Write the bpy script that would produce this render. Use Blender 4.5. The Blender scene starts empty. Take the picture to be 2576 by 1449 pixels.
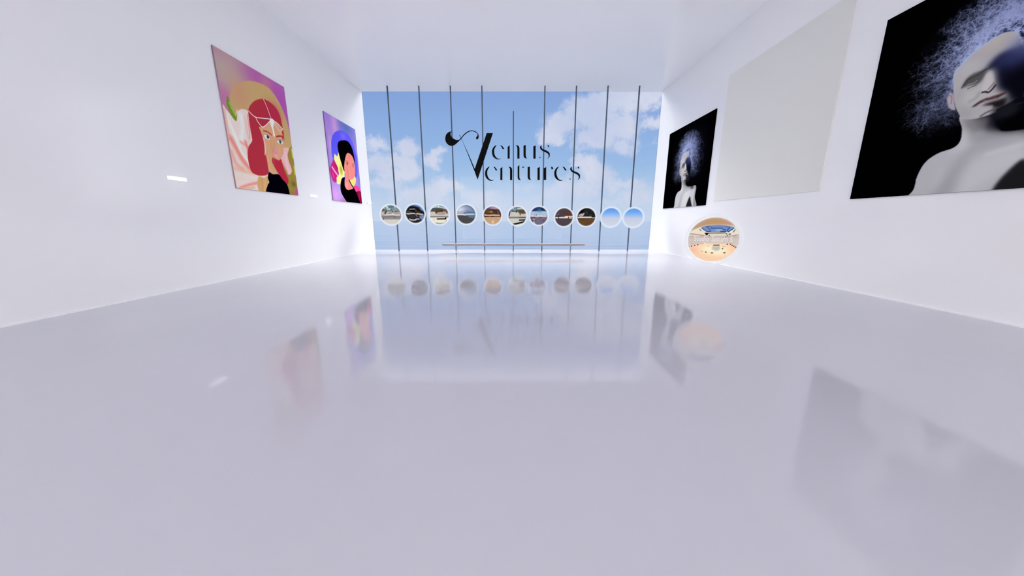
import bpy, bmesh, math, random
import numpy as np
from mathutils import Vector

# ------------------------------------------------------------------ scene / camera
sc = bpy.context.scene
COL = sc.collection
FPX, PITCH, EYE = 798.0, math.radians(11.89), 1.6
IW, IH = 2576, 1449
cam_d = bpy.data.cameras.new('camera')
cam_d.sensor_fit = 'HORIZONTAL'; cam_d.sensor_width = 36.0
cam_d.lens = 36.0 * FPX / IW
cam_d.clip_start = 0.05; cam_d.clip_end = 20000
cam = bpy.data.objects.new('camera', cam_d); COL.objects.link(cam)
cam.location = (0, 0, EYE)
cam.rotation_euler = (math.pi / 2 - PITCH, 0, 0)
sc.camera = cam
sc.view_settings.view_transform = 'Standard'
sc.view_settings.look = 'None'
sc.view_settings.gamma = 1.0
sc.view_settings.exposure = 0.0
sc.view_settings.use_curve_mapping = False
sc.cycles.max_bounces = 16
sc.cycles.sample_clamp_indirect = 12.0
sc.cycles.diffuse_bounces = 12
sc.cycles.glossy_bounces = 6
sc.cycles.transparent_max_bounces = 24

# room dimensions (metres)
HALF, BACK, REAR, TOP = 7.85, 18.3, -14.0, 8.22


def ray(px, py):
    px = np.asarray(px, float); py = np.asarray(py, float)
    x = (px - 1288) / FPX; y = (724.5 - py) / FPX
    c, s = math.cos(PITCH), math.sin(PITCH)
    return x, c + y * s, -s + y * c


def lin(c):
    c = np.asarray(c, float) / 255.0
    return np.where(c <= 0.04045, c / 12.92, ((c + 0.055) / 1.055) ** 2.4)


def rgba(c):
    l = lin(c); return (float(l[0]), float(l[1]), float(l[2]), 1.0)


# ------------------------------------------------------------------ materials
def new_mat(name):
    m = bpy.data.materials.new(name); m.use_nodes = True
    nt = m.node_tree; nt.nodes.clear()
    out = nt.nodes.new('ShaderNodeOutputMaterial')
    return m, nt, out


def principled(name, col, rough=0.5, ior=1.45, metal=0.0, bump=0.0, bscale=(1, 1, 1), bnoise=5.0,
               emit=None, estr=0.0, coat=0.0, mottling=0.0):
    m, nt, out = new_mat(name)
    b = nt.nodes.new('ShaderNodeBsdfPrincipled')
    b.inputs['Base Color'].default_value = (col[0], col[1], col[2], 1)
    b.inputs['Roughness'].default_value = rough
    b.inputs['IOR'].default_value = ior
    b.inputs['Metallic'].default_value = metal
    b.inputs['Coat Weight'].default_value = coat
    if emit is not None:
        b.inputs['Emission Color'].default_value = (emit[0], emit[1], emit[2], 1)
        b.inputs['Emission Strength'].default_value = estr
    nt.links.new(b.outputs[0], out.inputs[0])
    tc = nt.nodes.new('ShaderNodeTexCoord')
    mp = nt.nodes.new('ShaderNodeMapping'); mp.inputs['Scale'].default_value = bscale
    nt.links.new(tc.outputs['Object'], mp.inputs[0])
    nz = nt.nodes.new('ShaderNodeTexNoise'); nz.inputs['Scale'].default_value = bnoise
    nz.inputs['Detail'].default_value = 3
    nt.links.new(mp.outputs[0], nz.inputs['Vector'])
    if mottling > 0:
        mr = nt.nodes.new('ShaderNodeMapRange')
        mr.inputs[3].default_value = 1 - mottling; mr.inputs[4].default_value = 1 + mottling * .3
        nt.links.new(nz.outputs[0], mr.inputs[0])
        mx = nt.nodes.new('ShaderNodeMix'); mx.data_type = 'RGBA'; mx.blend_type = 'MULTIPLY'
        mx.inputs[0].default_value = 1
        mx.inputs[6].default_value = (col[0], col[1], col[2], 1)
        nt.links.new(mr.outputs[0], mx.inputs[7])
        nt.links.new(mx.outputs[2], b.inputs['Base Color'])
    if bump > 0:
        bp = nt.nodes.new('ShaderNodeBump'); bp.inputs['Strength'].default_value = 1.0
        bp.inputs['Distance'].default_value = bump
        nt.links.new(nz.outputs[0], bp.inputs['Height'])
        nt.links.new(bp.outputs[0], b.inputs['Normal'])
    return m


def art_material(name, emissive=False, rough=0.6):
    m, nt, out = new_mat(name)
    at = nt.nodes.new('ShaderNodeAttribute'); at.attribute_name = 'art'
    if emissive:
        e = nt.nodes.new('ShaderNodeEmission'); e.inputs['Strength'].default_value = 1.0
        nt.links.new(at.outputs['Color'], e.inputs['Color']); nt.links.new(e.outputs[0], out.inputs[0])
    else:
        b = nt.nodes.new('ShaderNodeBsdfPrincipled')
        b.inputs['Roughness'].default_value = rough
        b.inputs['Specular IOR Level'].default_value = 0.0
        nt.links.new(at.outputs['Color'], b.inputs['Base Color']); nt.links.new(b.outputs[0], out.inputs[0])
    return m


M_WALL_L = principled('white_gloss_wall', (0.915, 0.915, 0.92), rough=0.14, ior=1.42, mottling=0.01, bnoise=0.6)
M_CEIL = principled('white_ceiling', (0.95, 0.95, 0.95), rough=0.2, ior=1.4, mottling=0.01, bnoise=0.5)
M_FLOOR = principled('polished_floor', (0.595, 0.59, 0.65), rough=0.075, ior=1.5, bump=0.0004,
                     bscale=(1.6, 0.35, 1), bnoise=2.2, mottling=0.015)
M_LIT_FOOT = principled('lit_foot_white', (0.92, 0.92, 0.94), rough=0.3)  # white for the strips that stand in for light along the wall foot
M_MULL = principled('slate_metal', tuple(lin((84, 98, 118))), rough=0.5)
M_BLACK = principled('black_acrylic', (0.002, 0.002, 0.002), rough=0.6, ior=1.2)
M_BENCH = principled('taupe_stone', tuple(lin((178, 168, 170)) * 0.9), rough=0.5)
M_LAMP = principled('lamp_glow', (0.9, 0.9, 0.9), emit=(1, 1, 1), estr=1.6)
M_LAMPB = principled('lamp_body', (0.85, 0.85, 0.86), rough=0.4)
M_GREY = principled('pale_grey_board', (0.80, 0.80, 0.76), rough=0.8, ior=1.2)
M_ART = art_material('printed_picture')
M_SCREEN = art_material('glowing_panorama', emissive=True)


def glass_mat():
    m, nt, out = new_mat('window_glass')
    t = nt.nodes.new('ShaderNodeBsdfTransparent'); t.inputs[0].default_value = (0.985, 0.99, 0.995, 1)
    g = nt.nodes.new('ShaderNodeBsdfGlossy'); g.inputs['Roughness'].default_value = 0.0
    f = nt.nodes.new('ShaderNodeFresnel'); f.inputs[0].default_value = 1.12
    mx = nt.nodes.new('ShaderNodeMixShader')
    nt.links.new(f.outputs[0], mx.inputs[0]); nt.links.new(t.outputs[0], mx.inputs[1])
    nt.links.new(g.outputs[0], mx.inputs[2]); nt.links.new(mx.outputs[0], out.inputs[0])
    return m


M_GLASS = glass_mat()


def acrylic_mat():
    m, nt, out = new_mat('clear_acrylic')
    t = nt.nodes.new('ShaderNodeBsdfTransparent'); t.inputs[0].default_value = (0.93, 0.95, 0.97, 1)
    g = nt.nodes.new('ShaderNodeBsdfGlossy'); g.inputs['Roughness'].default_value = 0.02
    mx = nt.nodes.new('ShaderNodeMixShader'); mx.inputs[0].default_value = 0.08
    nt.links.new(t.outputs[0], mx.inputs[1])
    nt.links.new(g.outputs[0], mx.inputs[2]); nt.links.new(mx.outputs[0], out.inputs[0])
    return m


M_ACRYL = acrylic_mat()


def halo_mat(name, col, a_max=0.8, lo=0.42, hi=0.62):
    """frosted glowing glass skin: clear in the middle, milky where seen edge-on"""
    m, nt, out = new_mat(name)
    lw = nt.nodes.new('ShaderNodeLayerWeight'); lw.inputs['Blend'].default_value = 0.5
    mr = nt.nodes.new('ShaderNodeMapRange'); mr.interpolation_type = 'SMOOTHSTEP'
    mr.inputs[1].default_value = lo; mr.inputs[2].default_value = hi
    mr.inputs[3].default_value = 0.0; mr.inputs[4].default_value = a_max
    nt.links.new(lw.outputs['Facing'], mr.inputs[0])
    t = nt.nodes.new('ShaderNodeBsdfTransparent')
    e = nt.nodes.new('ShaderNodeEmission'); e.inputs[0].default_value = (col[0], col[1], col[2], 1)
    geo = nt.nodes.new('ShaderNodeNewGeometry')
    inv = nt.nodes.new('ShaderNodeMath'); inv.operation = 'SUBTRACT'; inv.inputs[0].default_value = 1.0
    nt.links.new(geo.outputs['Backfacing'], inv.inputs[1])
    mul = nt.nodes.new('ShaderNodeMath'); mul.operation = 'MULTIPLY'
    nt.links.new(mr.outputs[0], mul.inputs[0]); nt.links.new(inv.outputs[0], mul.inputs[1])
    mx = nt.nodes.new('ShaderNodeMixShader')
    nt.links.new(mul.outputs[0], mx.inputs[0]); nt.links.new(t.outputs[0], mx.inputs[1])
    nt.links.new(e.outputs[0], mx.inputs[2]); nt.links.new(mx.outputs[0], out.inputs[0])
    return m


# ------------------------------------------------------------------ object helpers
def link(name, me, mat, parent=None, loc=(0, 0, 0), rot=(0, 0, 0)):
    o = bpy.data.objects.new(name, me); COL.objects.link(o)
    if mat: me.materials.append(mat)
    o.location = loc; o.rotation_euler = rot
    if parent: o.parent = parent
    return o


def tag(o, label, cat, group=None):
    o['label'] = label; o['category'] = cat
    if group: o['group'] = group
    return o


def empty(name, loc, rot=(0, 0, 0)):
    o = bpy.data.objects.new(name, None); COL.objects.link(o)
    o.location = loc; o.rotation_euler = rot; o.empty_display_size = 0.2
    return o


def box_mesh(name, x0, x1, y0, y1, z0, z1, bevel=0.0):
    bm = bmesh.new()
    bmesh.ops.create_cube(bm, size=1)
    for v in bm.verts:
        v.co = Vector(((x0 + x1) / 2 + v.co.x * (x1 - x0), (y0 + y1) / 2 + v.co.y * (y1 - y0),
                       (z0 + z1) / 2 + v.co.z * (z1 - z0)))
    if bevel > 0:
        bmesh.ops.bevel(bm, geom=bm.edges[:], offset=bevel, segments=2, affect='EDGES')
    me = bpy.data.meshes.new(name); bm.to_mesh(me); bm.free()
    return me


def struct(name, *b, mat):
    o = link(name, box_mesh(name, *b), mat); o['kind'] = 'structure'; return o


# ------------------------------------------------------------------ the room
T = 0.35
struct('floor', -HALF - T, HALF + T, REAR, BACK + 0.02, -0.3, 0.0, mat=M_FLOOR)
struct('ceiling', -HALF - T, HALF + T, REAR, BACK + 0.02, TOP, TOP + 0.3, mat=M_CEIL)
struct('wall_left', -HALF - T, -HALF, REAR, BACK + 0.02, 0.0, TOP, mat=M_WALL_L)
struct('wall_right', HALF, HALF + T, REAR, BACK + 0.02, 0.0, TOP, mat=M_WALL_L)
struct('lit_wall_foot_left', -HALF, -HALF + 0.03, REAR, BACK - 0.02, 0.0, 0.022, mat=M_LIT_FOOT)  # added strip imitating the bright, lit bottom edge of the wall
struct('lit_wall_foot_right', HALF - 0.03, HALF, REAR, BACK - 0.02, 0.0, 0.022, mat=M_LIT_FOOT)
struct('window_1', -HALF, HALF, BACK, BACK + 0.02, 0.0, TOP, mat=M_GLASS)


# the sea outside
def sea():
    m, nt, out = new_mat('sea_water')
    b = nt.nodes.new('ShaderNodeBsdfPrincipled')
    b.inputs['Base Color'].default_value = rgba((52, 64, 82))
    b.inputs['Roughness'].default_value = 0.14
    b.inputs['IOR'].default_value = 1.33
    tc = nt.nodes.new('ShaderNodeTexCoord')
    mp = nt.nodes.new('ShaderNodeMapping'); mp.inputs['Scale'].default_value = (0.05, 0.28, 1)
    nz = nt.nodes.new('ShaderNodeTexNoise'); nz.inputs['Scale'].default_value = 1.0
    nz.inputs['Detail'].default_value = 4
    bp = nt.nodes.new('ShaderNodeBump'); bp.inputs['Distance'].default_value = 0.16
    bp.inputs['Strength'].default_value = 0.8
    nt.links.new(tc.outputs['Object'], mp.inputs[0]); nt.links.new(mp.outputs[0], nz.inputs['Vector'])
    nt.links.new(nz.outputs[0], bp.inputs['Height']); nt.links.new(bp.outputs[0], b.inputs['Normal'])
    nt.links.new(b.outputs[0], out.inputs[0])
    S = 6000
    me = bpy.data.meshes.new('sea')
    me.from_pydata([(-S, -S, 0), (S, -S, 0), (S, S, 0), (-S, S, 0)], [], [(0, 1, 2, 3)])
    o = link('sea', me, m, loc=(0, 0, -0.45))
    o['kind'] = 'structure'
    o['label'] = 'calm pale blue sea reaching to the horizon outside the window'
    return o


sea()


# ------------------------------------------------------------------ sky with clouds (world)
def build_world():
    w = bpy.data.worlds.new('sky'); sc.world = w; w.use_nodes = True
    nt = w.node_tree; nt.nodes.clear()
    N, L = nt.nodes.new, nt.links.new
    out = N('ShaderNodeOutputWorld'); bg = N('ShaderNodeBackground'); L(bg.outputs[0], out.inputs[0])
    tc = N('ShaderNodeTexCoord')
    sep = N('ShaderNodeSeparateXYZ'); L(tc.outputs['Generated'], sep.inputs[0])

    def math_(op, a, b=None, clamp=False):
        n = N('ShaderNodeMath'); n.operation = op; n.use_clamp = clamp
        for i, v in enumerate((a, b)):
            if v is None: continue
            if hasattr(v, 'links'): L(v, n.inputs[i])
            else: n.inputs[i].default_value = v
        return n.outputs[0]

    # directions are named by their bearing: slope to the side and slope upward for each metre ahead
    ahead = math_('MAXIMUM', math_('ABSOLUTE', sep.outputs[1]), 0.08)
    sx = math_('DIVIDE', sep.outputs[0], ahead)
    sz = math_('DIVIDE', sep.outputs[2], ahead)
    comb = N('ShaderNodeCombineXYZ'); L(sx, comb.inputs[0]); L(sz, comb.inputs[1])
    p = comb.outputs[0]
    # clear sky gradient over the upward slope
    ramp = N('ShaderNodeValToRGB')
    mr = N('ShaderNodeMapRange'); mr.inputs[1].default_value = 0.0; mr.inputs[2].default_value = 1.0
    L(sz, mr.inputs[0]); L(mr.outputs[0], ramp.inputs[0])
    cr = ramp.color_ramp
    stops = [(0.0, (196, 214, 237)), (0.05, (184, 208, 236)), (0.12, (163, 195, 231)), (0.22, (148, 182, 228)),
             (0.36, (134, 165, 219)), (0.8, (110, 146, 208))]
    cr.elements[0].position = stops[0][0]; cr.elements[0].color = rgba(stops[0][1])
    cr.elements[1].position = stops[-1][0]; cr.elements[1].color = rgba(stops[-1][1])
    for q, c in stops[1:-1]:
        e = cr.elements.new(q); e.color = rgba(c)
    # warp
    p0 = p
    nw = N('ShaderNodeTexNoise'); nw.inputs['Scale'].default_value = 16.0; nw.inputs['Detail'].default_value = 5
    nw.inputs['Roughness'].default_value = 0.62
    L(p0, nw.inputs['Vector'])
    cw = N('ShaderNodeVectorMath'); cw.operation = 'SUBTRACT'; L(nw.outputs['Color'], cw.inputs[0])
    cw.inputs[1].default_value = (.5, .5, .5)
    cs = N('ShaderNodeVectorMath'); cs.operation = 'SCALE'; L(cw.outputs[0], cs.inputs[0]); cs.inputs['Scale'].default_value = 0.085
    ca = N('ShaderNodeVectorMath'); ca.operation = 'ADD'; L(p0, ca.inputs[0]); L(cs.outputs[0], ca.inputs[1])
    p = ca.outputs[0]
    nz1 = N('ShaderNodeTexNoise'); nz1.inputs['Scale'].default_value = 14.0
    nz1.inputs['Detail'].default_value = 8; nz1.inputs['Roughness'].default_value = 0.68
    L(p0, nz1.inputs['Vector'])
    blobs = [  # centre x,y and half sizes in photo pixels of the cloud puffs, weight
        (1390, 335, 40, 26, 1), (1430, 310, 60, 40, 1), (1475, 285, 60, 48, 1), (1525, 262, 60, 46, 1),
        (1580, 250, 70, 42, 1), (1545, 325, 90, 50, 1), (1490, 350, 80, 30, .95), (1640, 240, 70, 26, .9),
        (1645, 315, 42, 22, 1), (1560, 372, 70, 22, .6),
        (1470, 408, 46, 24, 1), (1500, 435, 50, 44, .9), (1455, 395, 22, 16, .9),
        (945, 360, 40, 22, .9), (955, 415, 52, 34, 1), (1000, 405, 52, 30, 1), (1030, 370, 42, 24, 1),
        (1010, 432, 70, 24, .9), (1085, 402, 24, 26, .9), (1098, 385, 24, 14, .9),
        (1060, 492, 80, 28, .95), (1112, 468, 34, 26, 1), (1150, 478, 34, 16, .7), (960, 470, 60, 20, .6),
        (1220, 500, 80, 22, .75), (1405, 485, 70, 28, .9), (1455, 478, 50, 34, .9), (1540, 470, 34, 22, .9),
        (1580, 462, 50, 20, 1), (1600, 490, 60, 24, .9), (1290, 520, 300, 20, .6), (1330, 470, 40, 12, .5),
    ]
    acc = None
    for (bx, by, rx, ry, wt) in blobs:
        X, Y, Z = ray(bx, by); cx, cz = X / Y, Z / Y
        X2, Y2, Z2 = ray(bx + rx, by); ux = abs(X2 / Y2 - cx)
        X3, Y3, Z3 = ray(bx, by - ry); uz = abs(Z3 / Y3 - cz)
        s = N('ShaderNodeVectorMath'); s.operation = 'SUBTRACT'; L(p, s.inputs[0])
        s.inputs[1].default_value = (float(cx), float(cz), 0)
        m = N('ShaderNodeVectorMath'); m.operation = 'MULTIPLY'; L(s.outputs[0], m.inputs[0])
        m.inputs[1].default_value = (1 / float(ux), 1 / float(uz), 0)
        ln = N('ShaderNodeVectorMath'); ln.operation = 'LENGTH'; L(m.outputs[0], ln.inputs[0])
        v = math_('MULTIPLY', math_('SUBTRACT', 1.35, ln.outputs['Value'], clamp=False), wt)
        acc = v if acc is None else math_('MAXIMUM', acc, v)
    acc = math_('MAXIMUM', acc, -0.5)
    nzc = math_('MULTIPLY', math_('SUBTRACT', nz1.outputs[0], 0.505), 2.6)
    f = math_('ADD', acc, nzc)
    sm = N('ShaderNodeMapRange'); sm.interpolation_type = 'SMOOTHSTEP'
    sm.inputs[1].default_value = 0.05; sm.inputs[2].default_value = 0.85
    sm.inputs[3].default_value = 0; sm.inputs[4].default_value = 0.93
    L(f, sm.inputs[0])
    # cloud colour: white with lilac-grey bellies, from a second noise
    nz2 = N('ShaderNodeTexNoise'); nz2.inputs['Scale'].default_value = 5.0; nz2.inputs['Detail'].default_value = 4
    L(p, nz2.inputs['Vector'])
    cm = N('ShaderNodeMix'); cm.data_type = 'RGBA'
    cmr = N('ShaderNodeMapRange'); cmr.inputs[1].default_value = 0.35; cmr.inputs[2].default_value = 0.65
    L(nz2.outputs[0], cmr.inputs[0]); L(cmr.outputs[0], cm.inputs[0])
    cm.inputs[6].default_value = rgba((196, 206, 232)); cm.inputs[7].default_value = rgba((220, 222, 238))
    sky = N('ShaderNodeMix'); sky.data_type = 'RGBA'
    L(sm.outputs[0], sky.inputs[0]); L(ramp.outputs[0], sky.inputs[6]); L(cm.outputs[2], sky.inputs[7])
    # low haze over the sea
    hz = N('ShaderNodeMapRange'); hz.inputs[1].default_value = 0.0; hz.inputs[2].default_value = 0.16
    hz.inputs[3].default_value = 0.75; hz.inputs[4].default_value = 0.0
    L(sz, hz.inputs[0])
    hm = N('ShaderNodeMix'); hm.data_type = 'RGBA'
    L(hz.outputs[0], hm.inputs[0]); L(sky.outputs[2], hm.inputs[6]); hm.inputs[7].default_value = rgba((203, 216, 236))
    # the other half of the sky (behind the visitor) is boosted, an added fill to light the room
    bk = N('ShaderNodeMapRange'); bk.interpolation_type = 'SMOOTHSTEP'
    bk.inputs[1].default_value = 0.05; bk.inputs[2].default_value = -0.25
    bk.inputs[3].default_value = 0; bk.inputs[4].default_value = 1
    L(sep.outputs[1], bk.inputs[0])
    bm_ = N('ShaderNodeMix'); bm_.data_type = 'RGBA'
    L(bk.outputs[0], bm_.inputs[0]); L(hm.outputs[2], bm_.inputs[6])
    bm_.inputs[7].default_value = (REAR_FILL[0], REAR_FILL[1], REAR_FILL[2], 1)
    # overhead brightening outside the sight line of the window, added to light the room
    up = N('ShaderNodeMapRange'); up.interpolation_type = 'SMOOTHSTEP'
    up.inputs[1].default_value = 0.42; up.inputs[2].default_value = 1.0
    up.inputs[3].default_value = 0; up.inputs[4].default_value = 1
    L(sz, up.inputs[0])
    # unseen sky far to either side, boosted as added fill for the walls
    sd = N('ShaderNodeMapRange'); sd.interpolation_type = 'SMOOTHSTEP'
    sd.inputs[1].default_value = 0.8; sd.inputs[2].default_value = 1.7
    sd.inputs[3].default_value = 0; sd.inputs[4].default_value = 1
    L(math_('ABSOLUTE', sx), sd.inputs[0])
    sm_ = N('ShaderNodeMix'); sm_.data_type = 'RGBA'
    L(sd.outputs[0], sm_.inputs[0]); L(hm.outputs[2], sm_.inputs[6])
    sm_.inputs[7].default_value = (SIDE_FILL[0], SIDE_FILL[1], SIDE_FILL[2], 1)
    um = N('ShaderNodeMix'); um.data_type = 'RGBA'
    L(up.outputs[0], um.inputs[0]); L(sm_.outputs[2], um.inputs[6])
    um.inputs[7].default_value = (ZENITH_FILL[0], ZENITH_FILL[1], ZENITH_FILL[2], 1)
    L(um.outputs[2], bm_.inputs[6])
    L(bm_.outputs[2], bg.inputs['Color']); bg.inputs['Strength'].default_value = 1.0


REAR_FILL = (6.8, 6.5, 6.2)  # out-of-view sky levels, raised to brighten the interior
ZENITH_FILL = (12.6, 12.2, 11.8)
SIDE_FILL = (5.2, 5.15, 5.15)
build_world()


# ------------------------------------------------------------------ painting tools
def catmull(pts, n=6, closed=True):
    P = np.asarray(pts, float); k = len(P); out = []
    rng = range(k) if closed else range(k - 1)
    for i in rng:
        if closed:
            p0, p1, p2, p3 = P[i - 1], P[i], P[(i + 1) % k], P[(i + 2) % k]
        else:
            p0, p1, p2, p3 = P[max(i - 1, 0)], P[i], P[i + 1], P[min(i + 2, k - 1)]
        for j in range(n):
            t = j / n
            out.append(0.5 * ((2 * p1) + (-p0 + p2) * t + (2 * p0 - 5 * p1 + 4 * p2 - p3) * t * t +
                              (-p0 + 3 * p1 - 3 * p2 + p3) * t ** 3))
    if not closed: out.append(P[-1])
    return np.array(out)


def blur(a, s):
    if s <= 0.05: return a
    r = max(1, int(3 * s)); x = np.arange(-r, r + 1); k = np.exp(-x * x / (2 * s * s)); k /= k.sum()
    pad = np.pad(a, ((r, r), (0, 0)), mode='edge')
    a = sum(k[i] * pad[i:i + a.shape[0]] for i in range(2 * r + 1))
    pad = np.pad(a, ((0, 0), (r, r)), mode='edge')
    return sum(k[i] * pad[:, i:i + a.shape[1]] for i in range(2 * r + 1))


class Canvas:
    """a small picture; tf turns traced points into 0..1 picture coordinates (u right, v down)"""
    def __init__(s, w, h, base=(0, 0, 0)):
        s.w, s.h = w, h
        s.img = np.zeros((h, w, 3)) + np.asarray(base, float)
        s.tf = lambda x, y: (np.asarray(x), np.asarray(y))
        s.X, s.Y = np.meshgrid(np.arange(w) + .5, np.arange(h) + .5)

    def pix(s, pts):
        P = np.asarray(pts, float)
        u, v = s.tf(P[:, 0], P[:, 1])
        return np.stack([np.asarray(u) * s.w, np.asarray(v) * s.h], 1)

    def over(s, mask, col, a=1.0):
        m = np.clip(mask * a, 0, 1)[..., None]
        s.img = s.img * (1 - m) + np.asarray(col, float) * m

    def mask(s, P):
        m = np.zeros((s.h, s.w))
        x0, x1 = int(max(0, P[:, 0].min() - 1)), int(min(s.w, P[:, 0].max() + 2))
        y0, y1 = int(max(0, P[:, 1].min() - 1)), int(min(s.h, P[:, 1].max() + 2))
        if x1 <= x0 or y1 <= y0: return m
        X = s.X[y0:y1, x0:x1]; Y = s.Y[y0:y1, x0:x1]; ins = np.zeros(X.shape, bool)
        k = len(P)
        for i in range(k):
            ax, ay = P[i]; bx, by = P[(i + 1) % k]
            if ay == by: continue
            c = ((ay > Y) != (by > Y)) & (X < (bx - ax) * (Y - ay) / (by - ay) + ax)
            ins ^= c
        m[y0:y1, x0:x1] = ins
        return m

    def poly(s, pts, col, soft=0.6, a=1.0, smooth=True):
        P = s.pix(pts)
        if smooth: P = catmull(P)
        s.over(blur(s.mask(P), soft), col, a)

    def stroke(s, pts, col, width, soft=0.5, a=1.0, smooth=True):
        P = s.pix(pts)
        if smooth and len(P) > 2: P = catmull(P, closed=False)
        d = np.full((s.h, s.w), 1e9)
        for i in range(len(P) - 1):
            A, B = P[i], P[i + 1]; v = B - A; L2 = max((v ** 2).sum(), 1e-9)
            t = np.clip(((s.X - A[0]) * v[0] + (s.Y - A[1]) * v[1]) / L2, 0, 1)
            d = np.minimum(d, np.hypot(s.X - A[0] - t * v[0], s.Y - A[1] - t * v[1]))
        s.over(np.clip((width / 2 - d) / max(soft * 2, .3) + .5, 0, 1), col, a)

    def glow(s, c, r, col, a=1.0):
        C = s.pix([c])[0]
        rx, ry = (r if isinstance(r, tuple) else (r, r))
        s.over(np.exp(-(((s.X - C[0]) / (rx * s.w)) ** 2 + ((s.Y - C[1]) / (ry * s.h)) ** 2)), col, a)

    def dot(s, c, rx, ry, col, a=1.0, soft=.5):
        C = s.pix([c])[0]
        d = np.hypot((s.X - C[0]) / (rx * s.w), (s.Y - C[1]) / (ry * s.h))
        s.over(blur((d < 1).astype(float), soft), col, a)


def crop_tf(side, rect, ox, oy, sc_):
    """traced crop coordinates -> picture u,v for a picture on a side wall. rect = (ynear, yfar, zbot, ztop)"""
    y0, y1, z0, z1 = rect

    def f(x, y):
        dx, dy, dz = ray(ox + np.asarray(x, float) / sc_, oy + np.asarray(y, float) / sc_)
        t = HALF * side / dx
        Y, Z = t * dy, EYE + t * dz
        u = (Y - y0) / (y1 - y0) if side < 0 else (y1 - Y) / (y1 - y0)
        return u, (z1 - Z) / (z1 - z0)
    return f


def set_art(me, cols):
    at = me.color_attributes.new('art', 'FLOAT_COLOR', 'POINT')
    c = np.ones((len(me.vertices), 4), np.float32); c[:, :3] = cols
    at.data.foreach_set('color', c.ravel())


def picture_mesh(name, side, rect, img, gain, thick=0.035):
    y0, y1, z0, z1 = rect
    h, w = img.shape[:2]
    V, U = np.meshgrid(np.linspace(0, 1, h), np.linspace(0, 1, w), indexing='ij')
    Y = (y0 + U * (y1 - y0)) if side < 0 else (y1 - U * (y1 - y0))
    Z = z1 - V * (z1 - z0)
    cy, cz = (y0 + y1) / 2, z0
    Xf = np.full(Y.shape, -side * thick)
    front = np.stack([Xf, Y - cy, Z - cz], -1).reshape(-1, 3)
    idx = np.arange(h * w).reshape(h, w)
    q = np.stack([idx[:-1, :-1], idx[1:, :-1], idx[1:, 1:], idx[:-1, 1:]], -1).reshape(-1, 4)
    cor = [idx[0, 0], idx[0, -1], idx[-1, -1], idx[-1, 0]]
    back = front[cor].copy(); back[:, 0] = 0
    n = h * w
    verts = np.vstack([front, back])
    extra = [[cor[i], cor[(i + 1) % 4], n + (i + 1) % 4, n + i] for i in range(4)] + [[n, n + 1, n + 2, n + 3]]
    faces = np.vstack([q, np.array(extra)])
    me = bpy.data.meshes.new(name)
    me.vertices.add(len(verts)); me.vertices.foreach_set('co', verts.astype(np.float32).ravel())
    me.loops.add(faces.size); me.loops.foreach_set('vertex_index', faces.astype(np.int32).ravel())
    me.polygons.add(len(faces)); me.polygons.foreach_set('loop_start', np.arange(0, faces.size, 4, dtype=np.int32))
    me.update(calc_edges=True); me.validate()
    cols = np.clip(lin(np.clip(img, 0, 255)) * gain, 0, 0.97).reshape(-1, 3)
    cols = np.vstack([cols, cols[cor]])
    set_art(me, cols)
    return me, (side * HALF, cy, cz)


# ------------------------------------------------------------------ picture: red haired woman
R1 = (9.397, 12.057, 2.52, 6.10)
c = Canvas(330, 440, (178, 120, 160))
C1 = crop_tf(-1, R1, 500, 90, 3.2196)
C8 = crop_tf(-1, R1, 560, 220, 5.175)
CF = crop_tf(-1, R1, 620, 290, 6.9)
c.tf = C1
c.glow((180, 240), (.45, .30), (176, 160, 146), 1); c.glow((230, 300), (.25, .22), (180, 165, 150), .8)
c.glow((200, 500), (.14, .10), (186, 105, 158), .8); c.glow((640, 520), (.4, .2), (168, 80, 166), .9)
c.glow((480, 340), (.25, .1), (176, 92, 156), .8); c.glow((120, 110), (.18, .06), (178, 138, 150), .8)
c.glow((700, 800), (.12, .3), (165, 85, 160), .8)
c.poly([(243, 520), (255, 450), (300, 392), (380, 366), (450, 373), (520, 400), (580, 447), (640, 535), (690, 650),
        (722, 760), (748, 880), (765, 980), (720, 1050), (600, 1100), (400, 1000), (280, 640)], (192, 160, 108), 1.5)
c.glow((320, 470), (.12, .12), (194, 146, 112), .8); c.glow((560, 560), (.08, .2), (188, 165, 100), .6)
c.poly([(735, 900), (755, 930), (775, 1040), (790, 1160), (803, 1300), (740, 1300), (680, 1250), (650, 1150),
        (640, 1050), (690, 990)], (148, 126, 58), 1.5)
c.stroke([(745, 920), (755, 985)], (205, 205, 90), 8, 3); c.stroke([(765, 1060), (772, 1120)], (196, 190, 80), 9, 4)
c.glow((760, 1200), (.05, .03), (96, 92, 34), .9); c.glow((745, 1270), (.05, .02), (128, 118, 50), .9)
c.poly([(775, 1240), (800, 1240), (806, 1300), (770, 1300)], (176, 82, 122), 3)
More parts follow.
